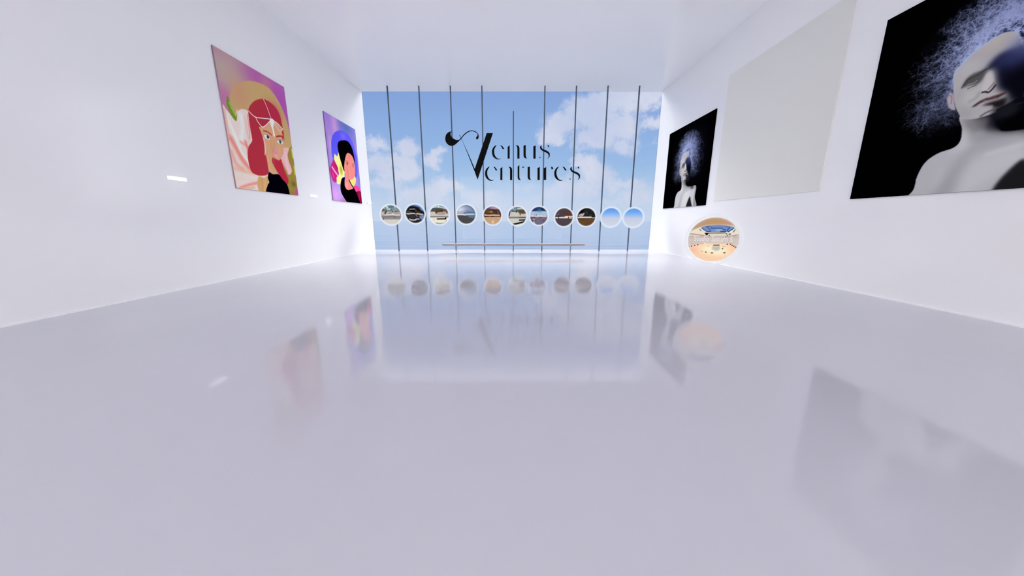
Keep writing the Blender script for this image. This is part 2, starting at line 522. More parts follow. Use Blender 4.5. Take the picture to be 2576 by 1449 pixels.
# blossom on the left
c.poly([(183, 560), (215, 600), (262, 655), (292, 688), (300, 625), (330, 596), (365, 598), (392, 618), (412, 700),
        (430, 850), (430, 1000), (470, 1100), (560, 1135), (560, 1275), (440, 1262), (290, 1245), (262, 1050),
        (225, 860), (200, 700)], (248, 208, 196), 0.8)
for pts, col, wd, sf, al in [
    ([(215, 620), (250, 740), (300, 850)], (250, 222, 205), 14, 6, .9),
    ([(200, 600), (215, 700), (235, 800)], (232, 150, 140), 8, 5, .7),
    ([(330, 640), (345, 740), (335, 860)], (252, 224, 214), 20, 8, .9),
    ([(385, 640), (398, 740), (405, 830)], (232, 130, 125), 6, 3, .8),
    ([(365, 660), (380, 760), (400, 860)], (240, 170, 160), 8, 4, .6),
    ([(250, 830), (300, 920), (350, 1010), (420, 1090)], (238, 130, 112), 22, 9, .9),
    ([(370, 860), (395, 930)], (232, 122, 115), 14, 6, .8),
    ([(330, 860), (385, 900), (390, 950)], (236, 128, 116), 10, 6, .7),
    ([(275, 800), (330, 930), (385, 1010), (410, 1070)], (255, 232, 218), 9, 3, .95),
    ([(240, 700), (285, 800), (330, 900)], (254, 226, 214), 10, 4, .8),
    ([(255, 940), (290, 1030), (350, 1080)], (240, 150, 130), 16, 8, .7),
    ([(280, 1070), (380, 1100), (480, 1120)], (240, 176, 140), 14, 7, .8),
    ([(290, 1150), (360, 1160), (450, 1180)], (250, 205, 185), 14, 6, .8),
    ([(330, 1230), (400, 1205), (470, 1190)], (240, 130, 118), 12, 5, .8),
    ([(300, 1235), (380, 1235), (440, 1228)], (228, 168, 130), 8, 4, .8),
]:
    c.stroke(pts, col, wd * .8, sf * .8, al)
c.poly([(478, 1138), (520, 1150), (556, 1130), (560, 1180), (545, 1215), (555, 1272), (490, 1268), (465, 1200)],
       (206, 162, 106), 1.5)
c.stroke([(500, 1150), (510, 1260)], (178, 130, 72), 3, 2, .6); c.stroke([(530, 1150), (525, 1260)], (222, 185, 135), 4, 2, .6)
# leaf
c.poly([(222, 488), (240, 528), (265, 592), (290, 632), (300, 622), (296, 690), (265, 662), (232, 602), (214, 540)],
       (112, 142, 44), 0.9)
c.stroke([(238, 540), (262, 598), (290, 650)], (192, 204, 104), 3.5, 2, .9)
c.stroke([(290, 640), (300, 610), (300, 600)], (248, 214, 190), 3, 2, .9)
# hair
HAIR = (171, 49, 62)
c.poly([(480, 514), (520, 514), (570, 540), (620, 590), (650, 650), (668, 730), (680, 800), (684, 860), (660, 900),
        (560, 900), (540, 940), (560, 1080), (548, 1122), (510, 1132), (460, 1126), (418, 1098), (395, 1030),
        (387, 960), (396, 895), (423, 850), (415, 790), (400, 700), (392, 612), (405, 568), (440, 530)], HAIR, .7)
c.glow((600, 620), (.12, .08), (180, 42, 78), .5)
# right flower and right lock
c.tf = C8
c.poly([(785, 788), (845, 795), (832, 870), (845, 950), (888, 1085), (850, 1138), (815, 1080), (770, 990),
        (750, 930), (775, 860)], (250, 178, 178), .9)
c.stroke([(810, 850), (820, 990), (850, 1100)], (252, 206, 196), 5, 3, .8)
c.stroke([(765, 950), (800, 1030), (830, 1090)], (240, 130, 132), 4, 2, .8)
c.poly([(610, 900), (700, 940), (745, 930), (765, 1000), (800, 1100), (842, 1200), (830, 1262), (780, 1225),
        (720, 1130), (655, 1020)], (176, 42, 62), .7)
# face and neck
c.tf = C1
c.poly([(480, 738), (528, 738), (572, 690), (620, 698), (655, 735), (674, 775), (684, 860), (675, 925), (664, 975),
        (648, 1005), (625, 1002), (598, 985), (592, 975), (584, 1005), (590, 1050), (606, 1085), (636, 1118),
        (600, 1128), (560, 1102), (545, 1000), (527, 935), (516, 850), (495, 780)], (206, 157, 118), .7)
c.glow((556, 850), (.06, .03), (226, 148, 112), .6); c.glow((585, 920), (.02, .1), (188, 146, 98), .5)
c.glow((645, 930), (.03, .04), (214, 160, 130), .8)
c.stroke([(518, 830), (530, 900), (528, 960)], (222, 206, 190), 5, 3, .9)
c.stroke([(600, 850), (604, 905), (592, 935)], (172, 130, 92), 3, 2, .6)
c.stroke([(545, 980), (570, 1080), (610, 1110)], (216, 170, 120), 10, 5, .6)
c.stroke([(585, 990), (600, 985), (640, 1012)], (186, 138, 98), 2, 1, .6)
c.dot((616, 946), .036, .022, (240, 128, 168), 1, 2.5); c.glow((620, 975), (.03, .015), (232, 160, 156), .8)
# eyes and brows
c.tf = C8
for e, i, ic in (([(522, 610), (555, 612), (590, 640), (608, 672), (580, 678), (545, 660)], (575, 645), (44, 56, 92)),
                 ([(690, 692), (725, 682), (755, 695), (776, 715), (755, 735), (715, 724)], (736, 708), (52, 68, 78))):
    c.poly(e, (222, 222, 214), .7)
    c.dot(i, .020, .015, ic, 1, .6)
    c.stroke([e[0], e[1], e[2], e[3]], (70, 52, 52), 1.6, .8, .8)
c.stroke([(520, 565), (570, 578), (622, 618)], (172, 66, 40), 5, 1.2); c.stroke([(688, 640), (730, 634), (768, 642)], (164, 48, 44), 6, 1.5)
c.poly([(755, 590), (775, 560), (785, 640), (770, 690)], (180, 60, 50), 1)
# head chain
W1 = (252, 222, 212)
c.stroke([(518, 158), (560, 250), (615, 402)], W1, 2.6, .7); c.stroke([(325, 308), (405, 382), (500, 400), (610, 412)], W1, 3, .8)
c.stroke([(415, 388), (450, 455), (515, 515), (600, 440)], W1, 3.2, .9); c.stroke([(640, 420), (700, 470), (770, 540)], W1, 2.6, .7)
c.stroke([(650, 440), (700, 530), (768, 622)], W1, 2, .6); c.stroke([(740, 565), (775, 540)], W1, 1.6, .6)
c.poly([(598, 425), (620, 405), (642, 415), (655, 470), (645, 520), (666, 625), (650, 632), (632, 540), (612, 490)],
       (255, 240, 222), .7)
# black top
c.poly([(592, 1102), (640, 1128), (716, 1132), (765, 1195), (828, 1268), (862, 1392), (862, 1420), (575, 1400),
        (570, 1275), (592, 1232), (575, 1175)], (1, 1, 10), .6)
c.over((np.minimum.reduce([c.X, c.Y, c.w - c.X, c.h - c.Y]) < 1.3).astype(float), (110, 95, 125), .5)
img1 = c.img

# ------------------------------------------------------------------ picture: woman with black updo
R2 = (14.37, 17.09, 2.497, 6.07)
c = Canvas(240, 320, (148, 130, 200))
c.tf = crop_tf(-1, R2, 780, 260, 5.175)
c.glow((205, 330), (.14, .25), (172, 128, 212), .8); c.glow((310, 250), (.12, .2), (222, 160, 216), .95)
c.glow((470, 330), (.3, .12), (92, 108, 176), 1); c.glow((560, 480), (.14, .1), (120, 122, 176), .8)
c.glow((255, 520), (.05, .12), (196, 164, 196), .7); c.glow((320, 1180), (.18, .12), (206, 148, 214), .95)
c.glow((380, 1150), (.08, .1), (176, 152, 206), .8); c.glow((630, 900), (.1, .2), (120, 108, 186), .9)
c.glow((440, 1270), (.1, .03), (182, 110, 150), .9)
c.poly([(267, 570), (272, 460), (308, 382), (370, 354), (430, 368), (490, 415), (540, 505), (578, 620), (602, 750),
        (606, 880), (585, 985), (480, 1010), (380, 1000), (285, 720)], (88, 84, 238), 1)
c.glow((420, 430), (.1, .05), (124, 104, 240), .8); c.glow((560, 640), (.05, .2), (104, 92, 226), .6)
c.poly([(250, 850), (275, 775), (312, 715), (350, 820), (362, 950), (325, 1025), (290, 1008), (262, 930)], (190, 36, 116), 1.2)
c.stroke([(278, 830), (310, 880), (350, 935)], (246, 190, 196), 7, 2.5, .95)
c.stroke([(310, 790), (345, 860)], (118, 16, 56), 4, 2, .8); c.stroke([(285, 900), (300, 970)], (226, 90, 160), 4, 2, .7)
c.poly([(308, 655), (345, 692), (358, 632), (392, 735), (420, 810), (440, 880), (440, 945), (408, 965), (385, 1052),
        (342, 1048), (335, 965), (368, 925), (352, 830), (300, 725)], (246, 232, 134), .9, smooth=False)
c.glow((395, 870), (.05, .06), (140, 158, 52), .9); c.glow((330, 720), (.03, .03), (250, 238, 190), .8)
c.glow((365, 1010), (.03, .03), (236, 206, 150), .8); c.stroke([(395, 965), (440, 950)], (244, 226, 206), 4, 2)
BK = (2, 1, 4)
c.poly([(350, 575), (352, 520), (372, 492), (410, 483), (455, 484), (500, 515), (540, 595), (566, 700), (572, 780),
        (560, 800), (500, 700), (450, 760), (436, 880), (405, 800), (368, 670)], BK, .8)
c.poly([(505, 1003), (540, 978), (565, 955), (585, 975), (583, 1035), (552, 1085), (525, 1050)], (236, 208, 112), 1)
c.glow((575, 965), (.02, .015), (240, 230, 220), .9)
c.poly([(558, 1080), (600, 1072), (632, 1092), (646, 1140), (610, 1170), (575, 1130)], (232, 66, 138), 1.2)
c.poly([(590, 1150), (630, 1140), (662, 1152), (680, 1320), (600, 1320)], (128, 8, 56), .8, smooth=False)
c.stroke([(628, 1150), (630, 1290)], (212, 100, 130), 2, 1, .8)
c.poly([(488, 645), (540, 690), (565, 765), (575, 850), (577, 920), (562, 968), (535, 990), (508, 994), (525, 1060),
        (550, 1115), (520, 1140), (470, 1130), (445, 1090), (440, 1020), (448, 950), (436, 880), (436, 790),
        (456, 682)], (222, 132, 120), .8)
c.glow((545, 900), (.05, .04), (238, 128, 116), .8); c.glow((480, 900), (.02, .09), (190, 108, 136), .6)
c.glow((470, 1060), (.04, .03), (234, 150, 156), .8); c.glow((500, 700), (.05, .03), (214, 120, 98), .6)
c.dot((474, 782), .022, .018, (96, 40, 56), .9, 1.2); c.dot((550, 818), .016, .014, (110, 46, 52), .9, 1.2)
c.stroke([(455, 750), (478, 752), (492, 780)], (110, 50, 56), 1.8, .8, .8); c.stroke([(535, 790), (562, 792)], (140, 60, 56), 2.4, .9, .8)
c.stroke([(520, 800), (515, 860), (530, 880)], (196, 104, 96), 1.6, .8, .7)
c.dot((436, 868), .007, .012, (60, 20, 30), .9, .5)
c.poly([(440, 962), (402, 985), (387, 1060), (394, 1150), (428, 1220), (474, 1290), (500, 1330), (640, 1330),
        (605, 1190), (562, 1112), (530, 1118), (480, 1126), (446, 1085), (440, 1020)], BK, .8)
c.stroke([(498, 1000), (530, 1060), (572, 1130), (610, 1250)], BK, 6, .8)
c.over((np.minimum.reduce([c.X, c.Y, c.w - c.X, c.h - c.Y]) < 1.1).astype(float), (90, 70, 120), .5)
img2 = c.img

# ------------------------------------------------------------------ picture: pale figure with branching lightning hair
RB = (3.943, 7.603, 2.10, 5.69)
RA = (13.27, 16.935, 2.236, 5.815)
c = Canvas(700, 690, (1, 1, 2))
TB = crop_tf(1, RB, 2120, 0, 2.787)
TE = crop_tf(1, RB, 2376, 60, 5.175)
TG = crop_tf(1, RA, 1640, 250, 4.83)
c.tf = TG
c.glow((500, 640), (.24, .26), (16, 18, 34), .9); c.glow((430, 640), (.12, .12), (52, 62, 104), .8)
outline = catmull(c.pix([(243, 930), (255, 800), (285, 640), (345, 520), (420, 420), (500, 372), (585, 400),
                         (632, 500), (645, 620), (638, 740), (600, 860), (520, 930), (440, 960), (372, 1000),
                         (330, 1045), (275, 1010)]))
region = c.mask(outline)
inside = blur(region, 10)
rng = np.random.default_rng(7)
hc = c.pix([(430, 770)])[0]
fil = np.zeros((c.h, c.w))
head_r = np.array([.085 * c.w, .15 * c.h])


def splat(x, y, w):
    ix = np.floor(x - .5).astype(int); iy = np.floor(y - .5).astype(int)
    fx = x - .5 - ix; fy = y - .5 - iy
    for dx in (0, 1):
        for dy in (0, 1):
            X, Y = ix + dx, iy + dy
            ok = (X >= 0) & (X < c.w) & (Y >= 0) & (Y < c.h)
            ww = w * (fx if dx else 1 - fx) * (fy if dy else 1 - fy)
            np.add.at(fil, (Y[ok], X[ok]), ww[ok])


NW = 1500
ang = rng.uniform(math.radians(140), math.radians(405), NW)
far = rng.random(NW) ** 1.1 * 1.9 + .75
far[: NW // 3] = rng.uniform(.7, 1.1, NW // 3)
px_ = hc[0] + np.cos(ang) * head_r[0] * far
py_ = hc[1] - .05 * c.h + np.sin(ang) * head_r[1] * far
base = ang.copy()
head = base + rng.normal(0, .6, NW)
alive = np.ones(NW, bool)
bright = .22 + 1.5 * rng.random(NW) ** 6
drift = rng.uniform(.0, 1.0, NW)
wob = rng.normal(0, .12, NW)
for step in range(260):
    k = rng.random(NW) < .09
    head = np.where(k, base + rng.normal(0, 1.0, NW), head) + wob
    wob = np.where(rng.random(NW) < .06, rng.normal(0, .13, NW), wob)
    # strands droop a little as they leave the head
    px_ = px_ + np.cos(head) * 1.0; py_ = py_ + np.sin(head) * 1.0 + drift * .15
    ix = np.clip(px_.astype(int), 0, c.w - 1); iy = np.clip(py_.astype(int), 0, c.h - 1)
    lim = inside[iy, ix]
    alive &= (rng.random(NW) < .985 + lim * .014) & (lim > .04)
    if not alive.any(): break
    fade = np.clip(lim * 1.6, 0, 1)
    splat(px_[alive], py_[alive], (bright * fade)[alive])
# hanging tangles beside the neck
for k in range(500):
    x, y = c.pix([(rng.uniform(280, 370), rng.uniform(880, 1000))])[0]
    h_ = rng.uniform(0, 6.28); b_ = rng.uniform(.2, .7)
    for q in range(50):
        if rng.random() < .1: h_ += rng.normal(0, 1.0)
        x += math.cos(h_); y += math.sin(h_)
        if 1 < x < c.w - 2 and 1 < y < c.h - 2 and region[int(y), int(x)]:
            fil[int(y), int(x)] += b_ * .7
dist = np.hypot((c.X - hc[0]) / (.30 * c.w), (c.Y - (hc[1] - .12 * c.h)) / (.36 * c.h))
amp = np.clip(1.5 - dist * 1.15, .42, 1.25)
f = np.maximum(blur(fil, .7) * 1.5 - .07, 0) * amp
f = 1 - np.exp(-f * .62)
hot = np.exp(-(((c.X - c.pix([(425, 650)])[0][0]) / (.14 * c.w)) ** 2 + ((c.Y - c.pix([(425, 650)])[0][1]) / (.13 * c.h)) ** 2))
for ch, mx in enumerate((146, 156, 194)):
    m_ = mx + hot * (52, 52, 46)[ch]
    c.img[..., ch] = c.img[..., ch] + (m_ - c.img[..., ch]) * f * .95
haze = blur(fil * amp, 5); haze = haze / haze.max()
c.over(haze, (110, 128, 190), .22)
under = c.img.copy()

# torso
c.tf = TB
SK = (190, 190, 190)
torso_px = c.pix([(440, 1390), (505, 1335), (535, 1235), (590, 1140), (680, 1075), (790, 1035), (838, 985), (850, 905),
                  (850, 800), (1000, 800), (1271, 800)])
c.tf = TG
right_px = c.pix([(440, 960), (440, 1010), (436, 1050), (490, 1052), (535, 1042), (548, 1075), (530, 1180), (528, 1320), (260, 1330)])
shape = catmull(np.vstack([torso_px[:9], right_px]), 5)
tm = blur(c.mask(shape), 1.0)
keep = c.img.copy()
c.over(tm, (188, 188, 188))
c.over((tm > .02).astype(float), (188, 188, 188))
c.tf = TB
c.poly([(840, 1100), (880, 1040), (1000, 985), (1271, 950), (1271, 990), (1000, 1030), (900, 1090), (870, 1200), (760, 1370), (640, 1370)], (160, 160, 160), 14, .8)
c.poly([(860, 920), (900, 900), (920, 990), (850, 1060), (740, 1110), (700, 1250), (640, 1340), (700, 1180)], (208, 207, 206), 12, .7)
c.poly([(900, 1150), (1271, 1010), (1271, 1120), (1050, 1260), (820, 1380)], (204, 204, 204), 14, .8)
c.stroke([(1030, 1080), (1271, 1010)], (220, 220, 220), 10, 8, .5)
# shade under the jaw and on the dark side of the neck
c.poly([(900, 760), (1000, 700), (1300, 500), (1500, 400), (1500, 905), (1271, 915), (1080, 928), (1000, 900)], (34, 34, 40), 10, .93)
c.poly([(1060, 760), (1500, 500), (1500, 900), (1271, 908), (1130, 912)], (8, 8, 16), 7, .95)
c.poly([(850, 830), (930, 835), (1040, 820), (1000, 900), (930, 940), (880, 900)], (122, 120, 118), 7, .7)
c.tf = TG
c.poly([(385, 1048), (440, 1052), (540, 1042), (500, 1075), (430, 1080), (390, 1090)], (150, 150, 150), 6, .5)
c.poly([(466, 1180), (420, 1320), (490, 1320), (482, 1240)], (26, 26, 28), 4, .97)
c.poly([(492, 1085), (530, 1070), (520, 1180), (505, 1300), (520, 1320), (545, 1320), (560, 1060)], (120, 120, 122), 6, .7)
c.stroke([(500, 1090), (500, 1200), (505, 1300)], (196, 196, 196), 10, 7, .7)
c.poly([(440, 1050), (540, 1035), (560, 1000), (440, 990)], (3, 3, 8), 3, .9)
m3 = tm[..., None]; c.img = keep * (1 - m3) + c.img * m3
# head
keep2 = c.img.copy()
c.tf = TE
hp = c.pix([(255, 1225), (200, 1150), (150, 1000), (140, 800), (150, 640), (230, 540), (330, 430), (430, 340), (560, 250),
            (700, 165), (820, 110), (1000, 90)])
c.tf = TG
hp2 = c.pix([(462, 650), (480, 720), (482, 800), (476, 870), (455, 925), (428, 955)])
c.tf = TE
hp3 = c.pix([(700, 1150), (560, 1200), (420, 1235), (320, 1240)])
hs = catmull(np.vstack([hp, hp2, hp3]), 5)
hm_ = blur(c.mask(hs), 1.1)
c.over((hm_ > .02).astype(float), (184, 182, 180))
c.poly([(180, 600), (400, 380), (640, 230), (900, 120), (800, 300), (600, 420), (400, 560), (200, 700)], (176, 170, 166), 10, .8)
c.glow((330, 560), (.05, .04), (196, 194, 192), .8); c.glow((640, 250), (.05, .04), (198, 190, 182), .7)
c.poly([(160, 900), (260, 900), (330, 1080), (380, 1200), (260, 1210), (190, 1100)], (160, 160, 156), 10, .8)
c.glow((360, 960), (.04, .04), (196, 196, 190), .8)
# the unlit side of the face
c.poly([(560, 600), (640, 500), (780, 380), (1000, 300), (1500, 100), (1500, 1100), (1000, 1000), (900, 1000), (860, 900),
        (740, 850), (705, 740), (690, 620), (650, 580)], (10, 10, 26), 7, .96)
c.poly([(640, 470), (760, 400), (1000, 250), (1200, 200), (1200, 420), (900, 560), (700, 560)], (58, 66, 112), 12, .7)
c.poly([(980, 160), (1300, 60), (1300, 330), (900, 330)], (110, 122, 168), 14, .6)
# brow and eye
c.poly([(255, 830), (310, 720), (400, 650), (500, 610), (590, 570), (570, 640), (520, 730), (450, 790), (380, 800), (300, 820)],
       (84, 82, 80), 3.5, .95)
c.stroke([(255, 830), (330, 730), (430, 680), (560, 600), (640, 560)], (50, 48, 50), 3.2, 2, .8)
c.stroke([(300, 830), (340, 790), (400, 775), (450, 740)], (160, 158, 152), 3, 1.6, .85)
c.stroke([(330, 845), (400, 815), (440, 800)], (60, 58, 56), 2.2, 1.2, .85)
c.stroke([(320, 870), (390, 850), (450, 810)], (170, 168, 164), 3, 2, .6)
# nose
c.poly([(560, 680), (620, 615), (655, 640), (672, 740), (640, 790), (590, 850), (530, 880), (505, 850), (540, 760)], (205, 201, 196), 3, .95)
c.stroke([(480, 900), (440, 960), (360, 1010)], (150, 152, 148), 8, 5, .6)
c.stroke([(522, 892), (560, 884), (600, 892), (650, 850), (690, 800)], (44, 26, 26), 4.5, 1.6, .95)
c.stroke([(600, 850), (670, 770)], (90, 56, 54), 2, 1.4, .7)
c.poly([(540, 915), (620, 915), (600, 940), (540, 950)], (196, 186, 182), 2.5, .8)
# mouth and chin
c.poly([(385, 1080), (470, 1015), (560, 970), (640, 950), (830, 885), (800, 920), (700, 975), (600, 995), (500, 1030), (430, 1075)], (70, 46, 48), 1.8, .95)
c.stroke([(640, 945), (740, 920), (835, 885)], (120, 76, 74), 2.0, 1.4, .8)
c.stroke([(540, 1000), (610, 1000), (690, 965)], (160, 140, 136), 3, 2, .7)
c.poly([(520, 1060), (620, 1020), (720, 990), (840, 960), (800, 1080), (700, 1100), (620, 1070)], (24, 18, 22), 4, .95)
c.stroke([(480, 1110), (560, 1090), (630, 1080)], (186, 180, 176), 7, 4, .8)
c.stroke([(500, 1200), (600, 1140), (760, 1080)], (62, 58, 56), 4, 3, .8)
c.poly([(650, 1130), (840, 1050), (1000, 940), (1100, 1000), (900, 1120), (700, 1180)], (88, 86, 88), 5, .7)
c.poly([(860, 700), (1500, 500), (1500, 1100), (960, 1000), (880, 900)], (8, 8, 18), 9, .9)
m4 = hm_[..., None]; c.img = keep2 * (1 - m4) + c.img * m4
c.poly([(640, 1160), (760, 1085), (900, 1000), (1020, 1080), (900, 1200), (700, 1240)], (30, 30, 36), 6, .9)
# ear
c.poly([(60, 960), (95, 900), (135, 910), (150, 1000), (165, 1110), (130, 1122), (80, 1085), (62, 1020)], (186, 176, 178), 1.4, .95)
c.stroke([(60, 960), (90, 930), (120, 960), (112, 1040)], (150, 104, 114), 2.4, 1.2, .8)
# glowing fringe over the crown
fr = np.clip(blur(hm_, 6) * (1 - blur(hm_, 6)) * 4, 0, 1) * np.clip((c.pix([(400, 720)])[0][1] - c.Y) / 60, 0, 1)
c.over(fr * f, (176, 196, 240), .8)
img_l = c.img
img_a = blur(img_l[..., 0], 1.0)[::2, ::2], blur(img_l[..., 1], 1.0)[::2, ::2], blur(img_l[..., 2], 1.0)[::2, ::2]
img_a = np.stack(img_a, -1)

GAIN_L, GAIN_R = 1.3, 1.12
for name, side, rect, im, gain, label in [
    ('wall_picture', -1, R1, img1, GAIN_L, 'tall unframed picture of a red-haired woman with a white head chain, on the left wall'),
    ('wall_picture', -1, R2, img2, GAIN_L, 'tall unframed picture of a black-haired woman before a blue disc, on the left wall'),
    ('wall_picture', 1, RA, img_a, GAIN_R, 'smaller-looking black picture of a pale bald figure, right wall nearest the window'),
    ('wall_picture', 1, RB, img_l, GAIN_R, 'large black close-up picture of a pale figure with blue lightning hair, cut by the frame'),
]:
    me, loc = picture_mesh(name, side, rect, im, gain)
    tag(link(name, me, M_ART, loc=loc), label, 'picture', 'pictures hung on the side walls')

gp = link('blank_wall_panel', box_mesh('blank_wall_panel', -0.03, 0.0, -2.165, 2.165, 0, 4.375, 0.004), M_GREY, loc=(HALF, 10.585, 2.355))
tag(gp, 'large blank light grey square panel on the right wall between two black pictures', 'panel')

# ------------------------------------------------------------------ small lights on the left wall
for y, lab in ((7.787, 'small white oblong light on the left wall, nearest and largest of three'),
               (12.99, 'small white oblong light on the left wall between the two pictures'),
               (18.03, 'tiny white oblong light on the left wall beside the window')):
    r = tag(empty('wall_light', (-HALF, y, 2.53)), lab, 'light', 'small white lights along the left wall')
    link('housing', box_mesh('housing', 0.0, 0.02, -0.215, 0.215, 0.0, 0.085, 0.004), M_LAMPB, r)
    link('diffuser', box_mesh('diffuser', 0.02, 0.032, -0.21, 0.21, 0.004, 0.081, 0.004), M_LAMP, r)

# ------------------------------------------------------------------ window mullions
MY = 17.6
ords = ['leftmost', 'second', 'third', 'fourth', 'middle', 'fourth', 'third', 'second', 'rightmost']
for i in range(9):
    x = 0.07 + (i - 4) * 1.578
    h = TOP if i != 4 else 7.06
    if i == 4: lab = 'thin dark vertical bar in the middle of the window, shorter than the rest'
    elif i in (0, 8): lab = 'thin dark vertical window bar, %s of the nine' % ords[i]
    else: lab = 'thin dark vertical window bar, %s from the %s' % (ords[i], 'left' if i < 4 else 'right')
    o = link('window_mullion', box_mesh('window_mullion', -0.028, 0.028, -0.04, 0.04, 0, h, 0.006), M_MULL, loc=(x, MY, 0))
    tag(o, lab, 'mullion', 'thin dark vertical bars in front of the window')

# ------------------------------------------------------------------ lettering
def LT(pts, smooth=False):
    P = np.asarray(pts, float)
    if smooth: P = catmull(P, 6)
    dx, dy, dz = ray(1080 + P[:, 0] / 6.133, 300 + P[:, 1] / 6.133)
    t = 17.53 / dy
    return np.stack([t * dx, EYE + t * dz], 1)


SIGN = empty('sign_lettering', (0.0, 17.53, 0.0))
tag(SIGN, 'large black two-line lettering with a tall swash capital, mounted on the window bars', 'sign')


def glyph(name, polys, parent=SIGN, mat=M_BLACK, depth=0.03):
    bm = bmesh.new()
    for pts, sm in polys:
        P = LT(pts, sm)
        vs = [bm.verts.new((float(a), 0.0, float(b))) for a, b in P]
        try: fc = bm.faces.new(vs)
        except ValueError: continue
        fc.normal_update()
    faces = bm.faces[:]
    for fc in faces:
        if fc.normal.y > 0: fc.normal_flip()
    r = bmesh.ops.extrude_face_region(bm, geom=faces)
    for v in [g for g in r['geom'] if isinstance(g, bmesh.types.BMVert)]: v.co.y += depth
    bmesh.ops.triangulate(bm, faces=bm.faces[:])
    bmesh.ops.recalc_face_normals(bm, faces=bm.faces[:])
    me = bpy.data.meshes.new(name); bm.to_mesh(me); bm.free()
    return link(name, me, mat, parent)


def off(polys, dx, dy):
    return [([(a + dx, b + dy) for a, b in p], s) for p, s in polys]


V_ = [([(338, 188), (300, 198), (262, 232), (245, 295), (258, 355), (298, 398), (345, 408), (392, 394), (440, 352),
        (490, 302), (540, 243), (600, 198), (655, 182), (706, 196), (738, 222), (744, 250), (726, 274), (721, 298),
        (734, 311), (753, 296), (762, 262), (752, 224), (714, 188), (658, 172), (596, 186), (536, 230), (486, 288),
        (462, 312), (430, 320), (390, 308), (355, 284), (330, 246), (326, 214)], True),
      ([(462, 245), (470, 243), (604, 535), (704, 770), (696, 800), (596, 545), (520, 360)], False),
      ([(885, 213), (980, 213), (744, 932), (693, 790), (702, 760)], False)]
e_ = [([(1032, 398), (992, 428), (968, 478), (968, 530), (984, 575), (1022, 608), (1066, 620), (1104, 606), (1066, 608),
        (1030, 585), (1008, 545), (1000, 500), (1006, 455), (1030, 412)], True),
      ([(1092, 400), (1122, 408), (1140, 432), (1158, 456), (1130, 460), (1118, 432)], False)]
n_ = [([(1208, 425), (1228, 412), (1240, 398), (1240, 606), (1208, 606)], False),
      ([(1333, 398), (1365, 403), (1385, 420), (1392, 450), (1392, 606), (1358, 606), (1358, 445), (1352, 420)], False)]
u_ = [([(1453, 405), (1488, 398), (1488, 555), (1494, 585), (1508, 604), (1480, 602), (1462, 588), (1453, 560)], False),
      ([(1605, 418), (1628, 410), (1641, 398), (1641, 606), (1605, 606)], False)]
s_ = [([(1732, 400), (1712, 418), (1710, 446), (1730, 475), (1775, 500), (1815, 520), (1838, 545), (1840, 575), (1824, 608),
        (1850, 585), (1860, 552), (1852, 516), (1815, 486), (1770, 468), (1740, 450), (1732, 425)], True),
      ([(1820, 408), (1846, 396), (1846, 436)], False),
      ([(1700, 572), (1720, 596), (1700, 598)], False)]
t_ = [([(1362, 728), (1380, 715), (1390, 700), (1390, 890), (1396, 918), (1414, 938), (1385, 936), (1367, 920), (1362, 890)], False),
      ([(1422, 733), (1472, 733), (1448, 750)], False)]
r_ = [([(1766, 752), (1790, 745), (1803, 730), (1803, 937), (1766, 937)], False),
      ([(1878, 730), (1902, 738), (1915, 760), (1888, 778), (1882, 750)], False)]
cap = glyph('capital_v', V_)
for nm, g in (('letter_e', e_), ('letter_n', n_), ('letter_u', u_), ('letter_s', s_),
              ('letter_e', off(e_, -107, 330)), ('letter_n', off(n_, -113, 332)), ('letter_t', t_),
              ('letter_u', off(u_, 64, 332)), ('letter_r', r_), ('letter_e', off(e_, 962, 330)), ('letter_s', off(s_, 466, 332))):
    glyph(nm, g)

# ------------------------------------------------------------------ long low bench
b = tag(empty('bench', (0.08, 16.4, 0)), 'very long thin taupe bench low across the foot of the window', 'bench')
link('seat', box_mesh('seat', -3.62, 3.62, -0.2, 0.2, 0.375, 0.47, 0.02), M_BENCH, b)
for x in (-2.9, 2.9):
    link('leg', box_mesh('leg', x - 0.02, x + 0.02, -0.15, 0.15, 0.0, 0.375), M_ACRYL, b)


# ------------------------------------------------------------------ panorama spheres
def sphere_mesh(name, R, nlon, nlat, cols_fn=None):
    lon = np.linspace(0, 2 * np.pi, nlon, endpoint=False)
    lat = np.linspace(-np.pi / 2, np.pi / 2, nlat + 1)[1:-1]
    LA, LO = np.meshgrid(lat, lon, indexing='ij')
    V = np.stack([R * np.cos(LA) * np.cos(LO), R * np.cos(LA) * np.sin(LO), R * np.sin(LA)], -1).reshape(-1, 3)
    n = len(V); rows = len(lat)
    V = np.vstack([V, [[0, 0, -R], [0, 0, R]]])
    F = []
    for i in range(rows - 1):
        for j in range(nlon):
            k = (j + 1) % nlon
            F.append((i * nlon + j, i * nlon + k, (i + 1) * nlon + k, (i + 1) * nlon + j))
    for j in range(nlon):
        k = (j + 1) % nlon
        F.append((n, k, j)); F.append((n + 1, (rows - 1) * nlon + j, (rows - 1) * nlon + k))
    me = bpy.data.meshes.new(name); me.from_pydata(V.tolist(), [], F)
    me.polygons.foreach_set('use_smooth', [True] * len(F)); me.update()
    if cols_fn is not None: set_art(me, cols_fn(V / R))
    return me


def disc_canvas(n, cx, cy, R, base):
    k = Canvas(n, n, base)
    k.tf = lambda x, y: ((np.asarray(x, float) - cx) / R * .5 + .5, (np.asarray(y, float) - cy) / R * .5 + .5)
    return k


